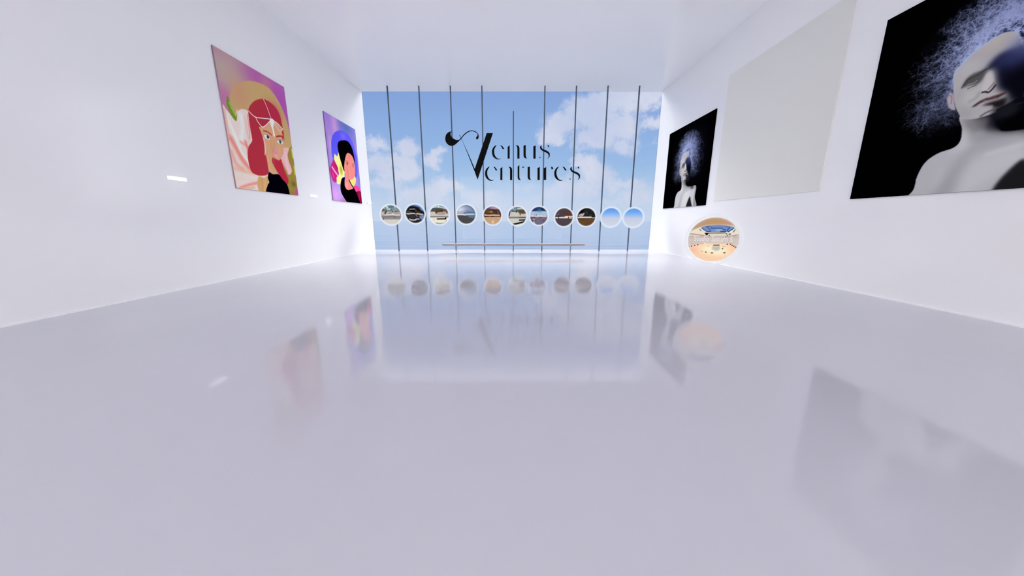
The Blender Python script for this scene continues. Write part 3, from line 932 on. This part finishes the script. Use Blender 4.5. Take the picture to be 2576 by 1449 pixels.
def sample_disc(img):
    n = img.shape[0]

    def f(V):
        u = np.clip((V[:, 0] * .5 + .5) * n - .5, 0, n - 1.001); v = np.clip((.5 - V[:, 2] * .5) * n - .5, 0, n - 1.001)
        i, j = u.astype(int), v.astype(int); fu, fv = (u - i)[:, None], (v - j)[:, None]
        a = img[j, i] * (1 - fu) + img[j, i + 1] * fu; b_ = img[j + 1, i] * (1 - fu) + img[j + 1, i + 1] * fu
        return lin(np.clip(a * (1 - fv) + b_ * fv, 0, 255))
    return f


def speckle(k, region_fn, n, cols, size, seed, a=.8):
    r = np.random.default_rng(seed)
    for _ in range(n):
        x, y = r.uniform(0, 1), r.uniform(0, 1)
        if not region_fn(x, y): continue
        col = cols[r.integers(len(cols))]
        d = np.hypot((k.X - x * k.w) / (size * k.w * r.uniform(.6, 1.8)), (k.Y - y * k.h) / (size * k.h))
        k.over(blur((d < 1).astype(float), .6), col, a)


def bands(k, x0, x1, items):
    for y0, y1, col in items:
        k.poly([(x0, y0), (x1, y0), (x1, y1), (x0, y1)], col, 1.2, smooth=False)


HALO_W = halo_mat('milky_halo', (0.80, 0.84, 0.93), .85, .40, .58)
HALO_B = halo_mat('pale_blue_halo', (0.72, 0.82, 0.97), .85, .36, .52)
portals = []   # photo px centre, radius px of picture ball, canvas, label, halo

# 1 crop 950,505 centre (665,700) R 475
k = disc_canvas(120, 665, 700, 475, (150, 148, 148)); k.img[:] = (168, 160, 158)
bands(k, 100, 1200, [(200, 440, (122, 150, 152)), (440, 540, (120, 124, 122)), (780, 930, (142, 142, 146)), (930, 1250, (214, 208, 200))])
k.glow((690, 320), (.14, .1), (66, 118, 126), .9); k.glow((300, 460), (.1, .08), (66, 72, 72), .9); k.glow((840, 480), (.16, .08), (150, 158, 166), .9)
k.stroke([(450, 300), (520, 350)], (228, 246, 246), 7, 2); k.stroke([(510, 430), (640, 440)], (214, 240, 240), 6, 2); k.dot((865, 330), .03, .03, (220, 232, 236), 1, 1)
k.stroke([(330, 380), (390, 385)], (214, 222, 220), 5, 2); k.stroke([(660, 465), (710, 475)], (36, 58, 60), 4, 1)
for x in (740, 860, 945): k.dot((x, 547), .028, .026, (20, 20, 30), .9, .8)
k.stroke([(465, 545), (415, 600), (385, 665)], (56, 26, 30), 7, 1.5); k.glow((520, 600), (.06, .05), (226, 206, 204), .8)
k.glow((290, 640), (.07, .07), (220, 198, 190), .9); k.glow((620, 620), (.12, .04), (150, 140, 150), .8)
k.stroke([(380, 710), (540, 715), (740, 690), (900, 720), (1080, 700)], (222, 216, 212), 7, 3); k.dot((740, 665), .03, .03, (250, 244, 246), 1, 1)
k.stroke([(240, 800), (500, 790), (700, 780), (880, 800), (1100, 800)], (118, 114, 112), 8, 4, .9)
k.dot((822, 820), .03, .02, (52, 50, 54), .9, 1); k.dot((300, 905), .03, .03, (24, 20, 40), 1, .8); k.glow((1010, 800), (.04, .04), (168, 130, 130), .8)
k.glow((700, 1040), (.25, .06), (214, 208, 186), .8); k.dot((1100, 705), .02, .03, (110, 100, 100), .9, 1)
portals.append((984, 540.5, 24, k, 'glowing sphere showing a pale plaza scene, leftmost of the row before the window', HALO_W))
# 2 centre (1870,650) R 455
k = disc_canvas(120, 1870, 650, 455, (40, 40, 46))
k.poly([(1500, 150), (2300, 150), (2350, 560), (2200, 470), (2050, 330), (1900, 330), (1620, 290)], (92, 130, 196), 2); k.glow((2200, 420), (.1, .12), (112, 156, 200), .9)
k.poly([(1560, 290), (1900, 300), (2050, 420), (2250, 560), (2280, 640), (1450, 640), (1440, 480)], (22, 22, 24), 3)
k.glow((1560, 560), (.08, .07), (78, 76, 60), .9); k.glow((1650, 580), (.08, .05), (84, 104, 92), .8); k.stroke([(1620, 440), (1860, 430)], (168, 166, 170), 5, 2)
k.stroke([(1620, 500), (1800, 505)], (6, 6, 8), 6, 2); k.stroke([(1890, 480), (1950, 560), (2080, 610)], (92, 56, 46), 9, 3)
k.stroke([(1480, 640), (1560, 660), (1740, 640), (1900, 650), (2220, 680)], (222, 218, 206), 7, 1.5); k.stroke([(1900, 580), (1890, 690)], (70, 30, 44), 5, 2)
k.poly([(2080, 740), (2330, 700), (2330, 900), (2200, 960), (2080, 860)], (122, 134, 178), 3); k.glow((2180, 800), (.05, .05), (120, 120, 186), .8)
k.glow((1720, 790), (.14, .08), (60, 54, 58), .9); k.stroke([(1890, 690), (1960, 790)], (150, 172, 160), 3, 1.5)
k.stroke([(1600, 900), (1660, 945), (1870, 945), (1900, 905), (2040, 905)], (236, 230, 226), 5.5, 1)
portals.append((1044.5, 538, 23, k, 'glowing sphere showing a dark street scene under a deep blue sky', HALO_W))
# 3 crop 1075,505 centre (590,700) R 460
k = disc_canvas(120, 590, 700, 460, (196, 190, 184))
bands(k, 100, 1100, [(150, 370, (110, 142, 150)), (370, 560, (76, 80, 80)), (560, 770, (206, 198, 192)), (770, 830, (128, 124, 128)), (830, 1250, (236, 232, 216))])
k.stroke([(260, 360), (500, 330), (800, 380), (900, 420)], (204, 222, 222), 7, 3); k.dot((580, 310), .03, .04, (240, 252, 250), 1, 1)
k.poly([(440, 480), (760, 480), (840, 540), (840, 670), (450, 660)], (86, 66, 52), 1.5); k.poly([(510, 600), (780, 590), (780, 660), (510, 660)], (196, 176, 160), 1.5)
k.dot((695, 505), .03, .025, (20, 14, 12), 1, 1); k.stroke([(800, 560), (880, 640)], (206, 184, 172), 7, 2); k.poly([(860, 430), (1030, 480), (1020, 620), (900, 560)], (120, 82, 90), 3)
k.stroke([(920, 560), (960, 640)], (110, 70, 78), 5, 2); k.stroke([(490, 900), (880, 895)], (22, 18, 8), 8, 1.5); k.dot((890, 860), .04, .04, (4, 4, 4), 1, 1)
k.glow((330, 920), (.08, .06), (212, 208, 180), .8); k.stroke([(420, 1110), (640, 1130), (850, 1090), (920, 1010)], (134, 140, 132), 9, 4)
speckle(k, lambda x, y: .4 < x < .85 and y > .82, 26, [(250, 250, 244), (96, 102, 94)], .014, 3)
portals.append((1105, 540.5, 23.5, k, 'glowing sphere showing a white room under a dark beamed roof with a black strip', HALO_W))
# 4 centre (1950,690) R 460
k = disc_canvas(120, 1950, 690, 460, (140, 152, 182))
k.poly([(1480, 200), (2400, 200), (2400, 420), (2200, 330), (1950, 280), (1700, 330)], (140, 152, 172), 4); k.stroke([(1950, 250), (2150, 320), (2330, 520)], (98, 116, 146), 12, 5)
k.glow((1720, 460), (.22, .13), (212, 216, 232), .95); k.dot((1650, 505), .04, .04, (240, 246, 252), 1, 3); k.glow((2100, 560), (.2, .08), (118, 134, 172), .9)
k.glow((1620, 620), (.12, .04), (196, 194, 196), .8); k.stroke([(1900, 640), (2150, 620), (2380, 620)], (82, 100, 138), 9, 4)
k.poly([(1480, 720), (2420, 720), (2420, 1250), (1480, 1250)], (74, 74, 76), 1.2, smooth=False); k.poly([(1830, 740), (2000, 760), (2120, 850), (2380, 850), (2400, 720), (1900, 710)], (92, 118, 136), 2)
k.stroke([(1490, 705), (1700, 700), (1900, 720)], (216, 220, 220), 7, 1.5); k.stroke([(1930, 690), (2310, 680)], (188, 208, 228), 9, 2)
portals.append((1173, 539.5, 23.5, k, 'glowing sphere showing a grey cloudy sky over dark ground', HALO_W))
# 5 crop 1205,505 centre (680,740) R 450
k = disc_canvas(120, 680, 740, 450, (100, 66, 50))
bands(k, 150, 1200, [(200, 440, (164, 140, 168)), (440, 700, (84, 54, 38)), (790, 1250, (196, 162, 128))])
k.glow((540, 340), (.1, .08), (118, 104, 172), .9); k.glow((860, 370), (.12, .08), (196, 156, 170), .9)
k.stroke([(370, 400), (560, 430)], (70, 60, 110), 6, 3); k.glow((480, 560), (.12, .08), (112, 82, 34), .9); k.glow((830, 530), (.14, .06), (66, 48, 22), .9)
k.stroke([(620, 560), (660, 600)], (230, 196, 150), 5, 3); k.dot((560, 590), .025, .025, (210, 176, 130), 1, 1.2)
k.glow((920, 640), (.08, .08), (40, 40, 72), .9); k.stroke([(940, 560), (960, 660)], (140, 140, 190), 4, 2); k.glow((700, 650), (.1, .04), (96, 58, 84), .9)
k.glow((520, 690), (.14, .02), (64, 12, 4), .9); k.stroke([(300, 720), (420, 740), (720, 735), (1020, 740)], (250, 214, 202), 7, 1.5)
k.stroke([(280, 790), (480, 785), (620, 790), (1090, 785)], (96, 60, 24), 6, 1.5); k.stroke([(300, 795), (480, 790)], (40, 30, 6), 5, 1.5); k.stroke([(620, 790), (740, 788)], (44, 20, 4), 5, 1.5)
k.glow((690, 1060), (.06, .08), (252, 212, 164), .9); k.glow((980, 950), (.12, .1), (206, 158, 124), .7)
portals.append((1239, 542, 22.5, k, 'glowing sphere showing a warm brown hall with a sandy floor', HALO_W))
# 6 centre (1915,760) R 450
k = disc_canvas(120, 1915, 760, 450, (200, 196, 190))
bands(k, 1400, 2400, [(250, 460, (108, 136, 146)), (460, 580, (82, 92, 90)), (580, 760, (206, 198, 186)), (800, 880, (122, 120, 120)), (880, 1080, (206, 204, 200)), (1080, 1260, (222, 222, 208))])
k.glow((1680, 400), (.1, .08), (112, 138, 172), .9); k.dot((1710, 425), .03, .03, (214, 240, 246), 1, 1); k.stroke([(1940, 420), (2200, 420)], (196, 216, 214), 7, 3)
k.stroke([(1760, 500), (1830, 470)], (182, 214, 220), 4, 2); k.poly([(2000, 480), (2280, 470), (2330, 640), (2000, 640)], (92, 74, 54), 2.5)
k.stroke([(2050, 640), (2050, 720)], (96, 78, 62), 6, 1.5); k.dot((1870, 580), .03, .03, (16, 14, 12), 1, 1); k.glow((1600, 600), (.06, .1), (176, 184, 204), .9)
k.stroke([(1555, 540), (1505, 760)], (14, 16, 34), 7, 1.2); k.stroke([(2020, 960), (2300, 945)], (24, 20, 10), 8, 1.5); k.stroke([(2010, 830), (2320, 825)], (70, 68, 68), 5, 1.5)
k.stroke([(1700, 1160), (1900, 1120), (2080, 1080), (2250, 1030)], (18, 18, 10), 10, 1.8); k.stroke([(2040, 1010), (2170, 1010)], (222, 214, 206), 4, 1.5)
portals.append((1301.5, 543.5, 23, k, 'glowing sphere showing a white terrace with black diagonal steps, just right of the middle bar', HALO_W))
# 7 crop 1320,510 centre (710,640) R 450
k = disc_canvas(120, 710, 640, 450, (120, 112, 134))
bands(k, 150, 1250, [(150, 420, (44, 62, 104)), (420, 600, (170, 190, 222)), (600, 700, (216, 206, 214)), (700, 1200, (112, 104, 124))])
k.glow((760, 400), (.12, .09), (74, 134, 156), .9); k.glow((520, 340), (.1, .07), (42, 44, 110), .9); k.glow((880, 320), (.1, .07), (10, 36, 66), .95); k.glow((900, 480), (.1, .05), (168, 206, 224), .9)
k.stroke([(580, 590), (590, 620)], (60, 70, 120), 4, 2); k.stroke([(300, 730), (500, 740)], (76, 66, 82), 9, 4); k.stroke([(700, 730), (840, 730)], (88, 56, 46), 6, 2)
k.stroke([(360, 850), (420, 980)], (50, 50, 66), 8, 3); k.stroke([(460, 940), (530, 1060)], (206, 204, 200), 8, 3); k.stroke([(430, 800), (500, 810)], (220, 216, 222), 5, 2)
k.glow((940, 880), (.06, .06), (92, 76, 104), .9); k.dot((1110, 650), .03, .02, (90, 98, 110), 1, 1)
speckle(k, lambda x, y: .15 < x < .95 and .45 < y < .95, 80, [(236, 230, 240), (80, 72, 92), (150, 140, 160)], .014, 5, .75)
portals.append((1355.5, 543, 22.5, k, 'glowing sphere showing a teal and navy sky over speckled violet-grey ground', HALO_W))
# 8 centre (1960,725) R 450
k = disc_canvas(120, 1960, 725, 450, (78, 66, 72))
k.glow((1960, 300), (.2, .08), (82, 78, 76), .8); k.glow((2000, 520), (.22, .12), (80, 60, 48), .9); k.glow((2200, 560), (.12, .08), (92, 54, 56), .9); k.glow((1650, 600), (.1, .08), (98, 86, 100), .9)
k.glow((1950, 850), (.25, .04), (66, 70, 72), .8); k.stroke([(1560, 690), (1800, 680)], (30, 16, 28), 5, 2); k.stroke([(2040, 640), (2340, 635)], (76, 42, 24), 5, 2)
k.stroke([(1570, 745), (2200, 745)], (226, 218, 220), 9.5, 1.2); k.stroke([(2030, 700), (2400, 690)], (238, 208, 188), 7, 1.5); k.stroke([(2200, 765), (2360, 765)], (236, 216, 214), 6, 1.5)
k.stroke([(1700, 700), (1710, 800)], (50, 26, 40), 5, 1.2); k.stroke([(2185, 710), (2180, 810)], (44, 22, 30), 5, 1.2); k.dot((2310, 720), .02, .02, (130, 90, 70), 1, 1)
speckle(k, lambda x, y: abs(y - .52) > .09, 150, [(104, 92, 98), (64, 52, 58)], .008, 8, .5)
portals.append((1418.5, 546.5, 22.5, k, 'glowing sphere showing a dark brown interior crossed by a bright caption strip', HALO_W))
# 9 crop 1385,510 centre (1790,725) R 450
k = disc_canvas(120, 1790, 725, 450, (26, 28, 30))
k.poly([(1300, 790), (2300, 790), (2300, 1250), (1300, 1250)], (96, 68, 44), 1.2, smooth=False); k.glow((1700, 950), (.14, .06), (108, 74, 26), .9); k.glow((1800, 1080), (.12, .06), (96, 66, 50), .8)
k.glow((1600, 1080), (.07, .06), (92, 88, 46), .9); k.glow((1650, 830), (.12, .03), (92, 40, 24), .8); k.glow((1780, 520), (.1, .14), (58, 54, 52), .9); k.glow((2050, 430), (.08, .08), (36, 50, 58), .9)
k.glow((2000, 640), (.1, .05), (56, 70, 44), .8); k.glow((1550, 470), (.12, .1), (2, 2, 4), .9)
k.poly([(1400, 640), (1540, 560), (1620, 560), (1670, 510), (1680, 600), (1600, 700), (1440, 700)], (190, 174, 174), 1.5); k.dot((1445, 685), .02, .02, (30, 24, 26), 1, .8); k.dot((1530, 670), .02, .02, (20, 16, 18), 1, .8)
k.stroke([(1400, 745), (2020, 745)], (232, 218, 212), 9.5, 1.2); k.stroke([(2080, 765), (2230, 765)], (226, 206, 190), 5, 1.5); k.glow((1800, 290), (.1, .02), (110, 110, 124), .8)
speckle(k, lambda x, y: y > .6, 60, [(110, 78, 52), (74, 48, 30)], .01, 9, .5)
portals.append((1475, 546, 22.5, k, 'glowing sphere showing a black and amber night scene crossed by a white strip', HALO_W))
# 10, 11 sky blue
for px0, py0, lab in ((1536.5, 546.5, 'glowing sphere with a plain blue-to-white sky, second from the right of the row'),
                      (1593, 547.5, 'glowing sphere with a plain blue-to-white sky, rightmost of the row')):
    k = Canvas(120, 120, (206, 210, 228))
    t = (k.Y / k.h)[..., None]
    st = [(0, (96, 148, 220)), (.25, (112, 172, 246)), (.42, (164, 192, 238)), (.55, (196, 206, 228)), (1, (214, 216, 228))]
    im = np.zeros((k.h, k.w, 3)); tt = k.Y / k.h
    for ch in range(3): im[..., ch] = np.interp(tt, [s0 for s0, _ in st], [s1[ch] for _, s1 in st])
    k.img = im
    portals.append((px0, py0, 23.5, k, lab, HALO_B))


def add_portal(px0, py0, rpx, k, lab, halo, Yd, big=False, shell=1.135):
    dx, dy, dz = [float(v) for v in ray(px0, py0)]
    t = Yd / dy
    P = Vector((t * dx, Yd, EYE + t * dz))
    depth = t                       # distance along the camera axis
    offr = math.hypot((px0 - 1288), (py0 - 724.5)) / FPX
    R = rpx / FPX * depth / (1 + offr * offr) ** .0
    yaw = math.atan2(-P.x, P.y)
    r = tag(empty('panorama_sphere', P, (0, 0, yaw)), lab, 'sphere',
            None if big else 'glowing panorama spheres in a row before the window')
    nl = (320, 200) if big else (128, 72)
    link('picture_ball', sphere_mesh('picture_ball', R, nl[0], nl[1], sample_disc(k.img)), M_SCREEN, r)
    link('halo', sphere_mesh('halo', R * shell, 96, 48), halo, r)
    return r, R


for px0, py0, rpx, k, lab, halo in portals:
    add_portal(px0, py0, rpx, k, lab, halo, 16.85)

# big sphere: crop 1690,520 scale 8.525 ; turned so the disc circle is undone from its oval
k = Canvas(320, 320, (200, 185, 175))


def BT(x, y):
    px = 1690 + np.asarray(x, float) / 8.525; py = 520 + np.asarray(y, float) / 8.525
    ax, ay, az = ray(px, py); cx_, cy_, cz_ = [float(v) for v in ray(1793, 603)]
    cn = math.sqrt(cx_ ** 2 + cy_ ** 2 + cz_ ** 2); C = np.array([cx_, cy_, cz_]) / cn
    Rt = np.array([C[1], -C[0], 0]); Rt /= np.linalg.norm(Rt); Up = np.cross(Rt, C)
    n = np.sqrt(ax ** 2 + ay ** 2 + az ** 2)
    A = np.stack([ax / n, ay / n, az / n], -1)
    s = 0.0582                        # angular radius of the ball
    return (A @ Rt) / s * .5 + .5, .5 - (A @ Up) / s * .5


k.tf = BT
k.img[:] = (214, 198, 190)
k.poly([(150, 100), (1600, 100), (1600, 420), (1350, 400), (900, 390), (600, 440), (330, 560), (150, 620)], (192, 152, 118), 4)
k.glow((1000, 300), (.2, .05), (196, 150, 100), .9); k.glow((420, 450), (.12, .12), (176, 146, 120), .8); k.glow((1100, 200), (.3, .06), (178, 160, 150), .7)
k.glow((1200, 330), (.08, .05), (206, 146, 128), .6)
k.poly([(330, 560), (600, 455), (720, 520), (760, 560), (720, 620), (560, 600), (400, 572)], (236, 222, 204), 2)
k.poly([(1300, 480), (1380, 450), (1480, 540), (1470, 600), (1240, 640), (1180, 560)], (232, 222, 206), 2)
k.poly([(620, 455), (740, 545), (760, 560), (1200, 560), (1360, 460), (1330, 440), (1180, 545), (760, 545), (660, 450)], (246, 244, 240), 2)
k.poly([(640, 455), (760, 420), (900, 405), (1050, 400), (1200, 420), (1340, 455), (1200, 545), (980, 548), (760, 540)], (112, 142, 200), 1.2)
k.glow((1000, 440), (.14, .02), (120, 134, 196), .8); k.glow((1000, 510), (.07, .02), (168, 196, 214), .9)
DK = (22, 34, 62)
for pts, wd in (([(640, 460), (750, 540)], 4), ([(1340, 455), (1210, 545)], 4), ([(760, 440), (830, 505), (830, 500)], 3),
                ([(1240, 445), (1180, 510), (1210, 545)], 4), ([(730, 430), (830, 425)], 2.5), ([(1150, 430), (1230, 440)], 3),
                ([(850, 455), (860, 468), (1090, 466)], 4), ([(750, 538), (835, 536)], 4.5), ([(1040, 536), (1150, 536)], 4.5), ([(1090, 500), (1150, 500)], 4)):
    k.stroke(pts, DK, wd, .8, .95, smooth=False)
k.poly([(760, 575), (1190, 575), (1180, 640), (780, 640)], (224, 216, 198), 1.5)
k.stroke([(720, 572), (1140, 568)], (52, 50, 38), 5, .9); k.poly([(712, 572), (800, 572), (750, 618), (735, 610)], (16, 14, 4), 1, smooth=False)
k.poly([(1205, 580), (1270, 582), (1225, 612)], (16, 14, 6), 1, smooth=False)
for p_ in ((770, 602), (805, 624), (1165, 585), (1182, 622), (1148, 640)): k.dot(p_, .012, .012, (40, 34, 26), .95, .6)
k.stroke([(608, 492), (635, 522)], (20, 18, 18), 4, .8); k.stroke([(1355, 490), (1312, 545)], (24, 22, 18), 4, .9)
k.stroke([(320, 575), (480, 588), (640, 612), (700, 625)], (150, 126, 108), 5, 2); k.stroke([(360, 605), (600, 618)], (240, 220, 200), 4, 1.5, .9)
k.stroke([(1180, 640), (1330, 620), (1480, 590)], (156, 136, 120), 5, 2); k.dot((1395, 640), .025, .01, (252, 236, 220), 1, 1)
k.stroke([(260, 650), (700, 655), (1200, 650), (1500, 650)], (178, 160, 150), 10, 5, .9)
k.poly([(240, 660), (1520, 660), (1500, 860), (1300, 790), (620, 790), (260, 880)], (206, 192, 188), 5, .8); k.glow((1380, 740), (.1, .06), (208, 204, 194), .7)
k.poly([(230, 890), (400, 850), (560, 810), (700, 790), (1200, 790), (1300, 820), (1420, 880), (1560, 1000), (1500, 1400), (200, 1400)], (250, 206, 172), 2)
k.glow((900, 900), (.26, .1), (252, 246, 214), 1); k.glow((1000, 980), (.24, .08), (252, 238, 204), .8); k.glow((430, 930), (.12, .08), (248, 190, 156), .9)
k.glow((1350, 930), (.1, .08), (250, 204, 168), .8); k.glow((850, 1150), (.4, .06), (250, 212, 172), .8)
for i in range(40):
    a_ = -1.2 + i * .06
    k.stroke([(930 + 330 * a_ * .9, 1080), (930 + 560 * a_, 1240)], (240, 186, 146) if i % 2 else (254, 226, 190), 1.6, 1.2, .6, smooth=False)
for p_ in ((360, 862), (430, 845), (500, 828), (565, 812), (1182, 803), (1250, 803), (1285, 825), (1320, 845), (1355, 862), (1375, 880)):
    k.dot(p_, .013, .012, (52, 14, 12), .95, .7)
k.stroke([(290, 880), (330, 878)], (150, 110, 100), 2, 1, .8); k.stroke([(600, 795), (700, 790)], (190, 132, 112), 3, 1.2, .8)
for p_, w_ in (((735, 965), 1), ((862, 982), 1.7), ((1122, 982), 1.7), ((1080, 895), 1)):
    k.dot(p_, .014 * w_, .012, (34, 28, 8), .95, .6)
k.dot((652, 948), .018, .01, (170, 160, 110), .9, 1)
k.poly([(890, 808), (1020, 808), (1020, 835), (880, 835)], (126, 100, 96), 1.2, smooth=False)
k.poly([(870, 850), (1000, 840), (1035, 880), (1010, 925), (930, 940), (860, 900)], (204, 198, 186), 2); k.stroke([(900, 870), (960, 890), (1010, 860)], (150, 144, 136), 2, 1, .8)
k.stroke([(770, 850), (830, 830)], (200, 176, 140), 3, 1.2, .8); k.stroke([(1080, 850), (1130, 855)], (170, 168, 140), 4, 1.5, .8)
k.glow((715, 785), (.02, .015), (252, 240, 236), 1)
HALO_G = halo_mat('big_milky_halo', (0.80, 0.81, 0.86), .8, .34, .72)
big, RBIG = add_portal(1793, 603, 54.5, k, 'large glowing sphere showing a bright orange-floored gallery, standing alone at right', HALO_G, 7.05, True, 1.16)
yaw = big.rotation_euler.z
big.rotation_euler = (math.atan2(big.location.z - EYE, math.hypot(big.location.x, big.location.y)), 0, yaw)


# pale caption floating on the front of the large sphere
def caption():
    cu = bpy.data.curves.new('caption', 'FONT'); cu.body = 'Studio Saturn S'
    cu.size = 0.155; cu.extrude = 0.002; cu.align_x = 'CENTER'; cu.align_y = 'CENTER'; cu.space_character = 1.0
    o = bpy.data.objects.new('caption', cu); COL.objects.link(o)
    bpy.context.view_layer.update()
    dg = bpy.context.evaluated_depsgraph_get()
    me = bpy.data.meshes.new_from_object(o.evaluated_get(dg))
    bpy.data.objects.remove(o); bpy.data.curves.remove(cu)
    xs = [v.co.x for v in me.vertices]; sp = max(xs) - min(xs); want = RBIG * 1.45; s = want / sp
    for v in me.vertices:
        x = v.co.x * s; y = v.co.y; z = v.co.z
        yy = -math.sqrt(max((RBIG * 1.02) ** 2 - x * x - y * y, 0.0)) - z
        v.co = (x, yy, y + 0.012)
    m, nt, out = new_mat('caption_glow')
    e = nt.nodes.new('ShaderNodeEmission'); e.inputs[0].default_value = rgba((240, 232, 232))
    t_ = nt.nodes.new('ShaderNodeBsdfTransparent'); mx = nt.nodes.new('ShaderNodeMixShader'); mx.inputs[0].default_value = .8
    nt.links.new(t_.outputs[0], mx.inputs[1]); nt.links.new(e.outputs[0], mx.inputs[2]); nt.links.new(mx.outputs[0], out.inputs[0])
    link('caption', me, m, big)


caption()
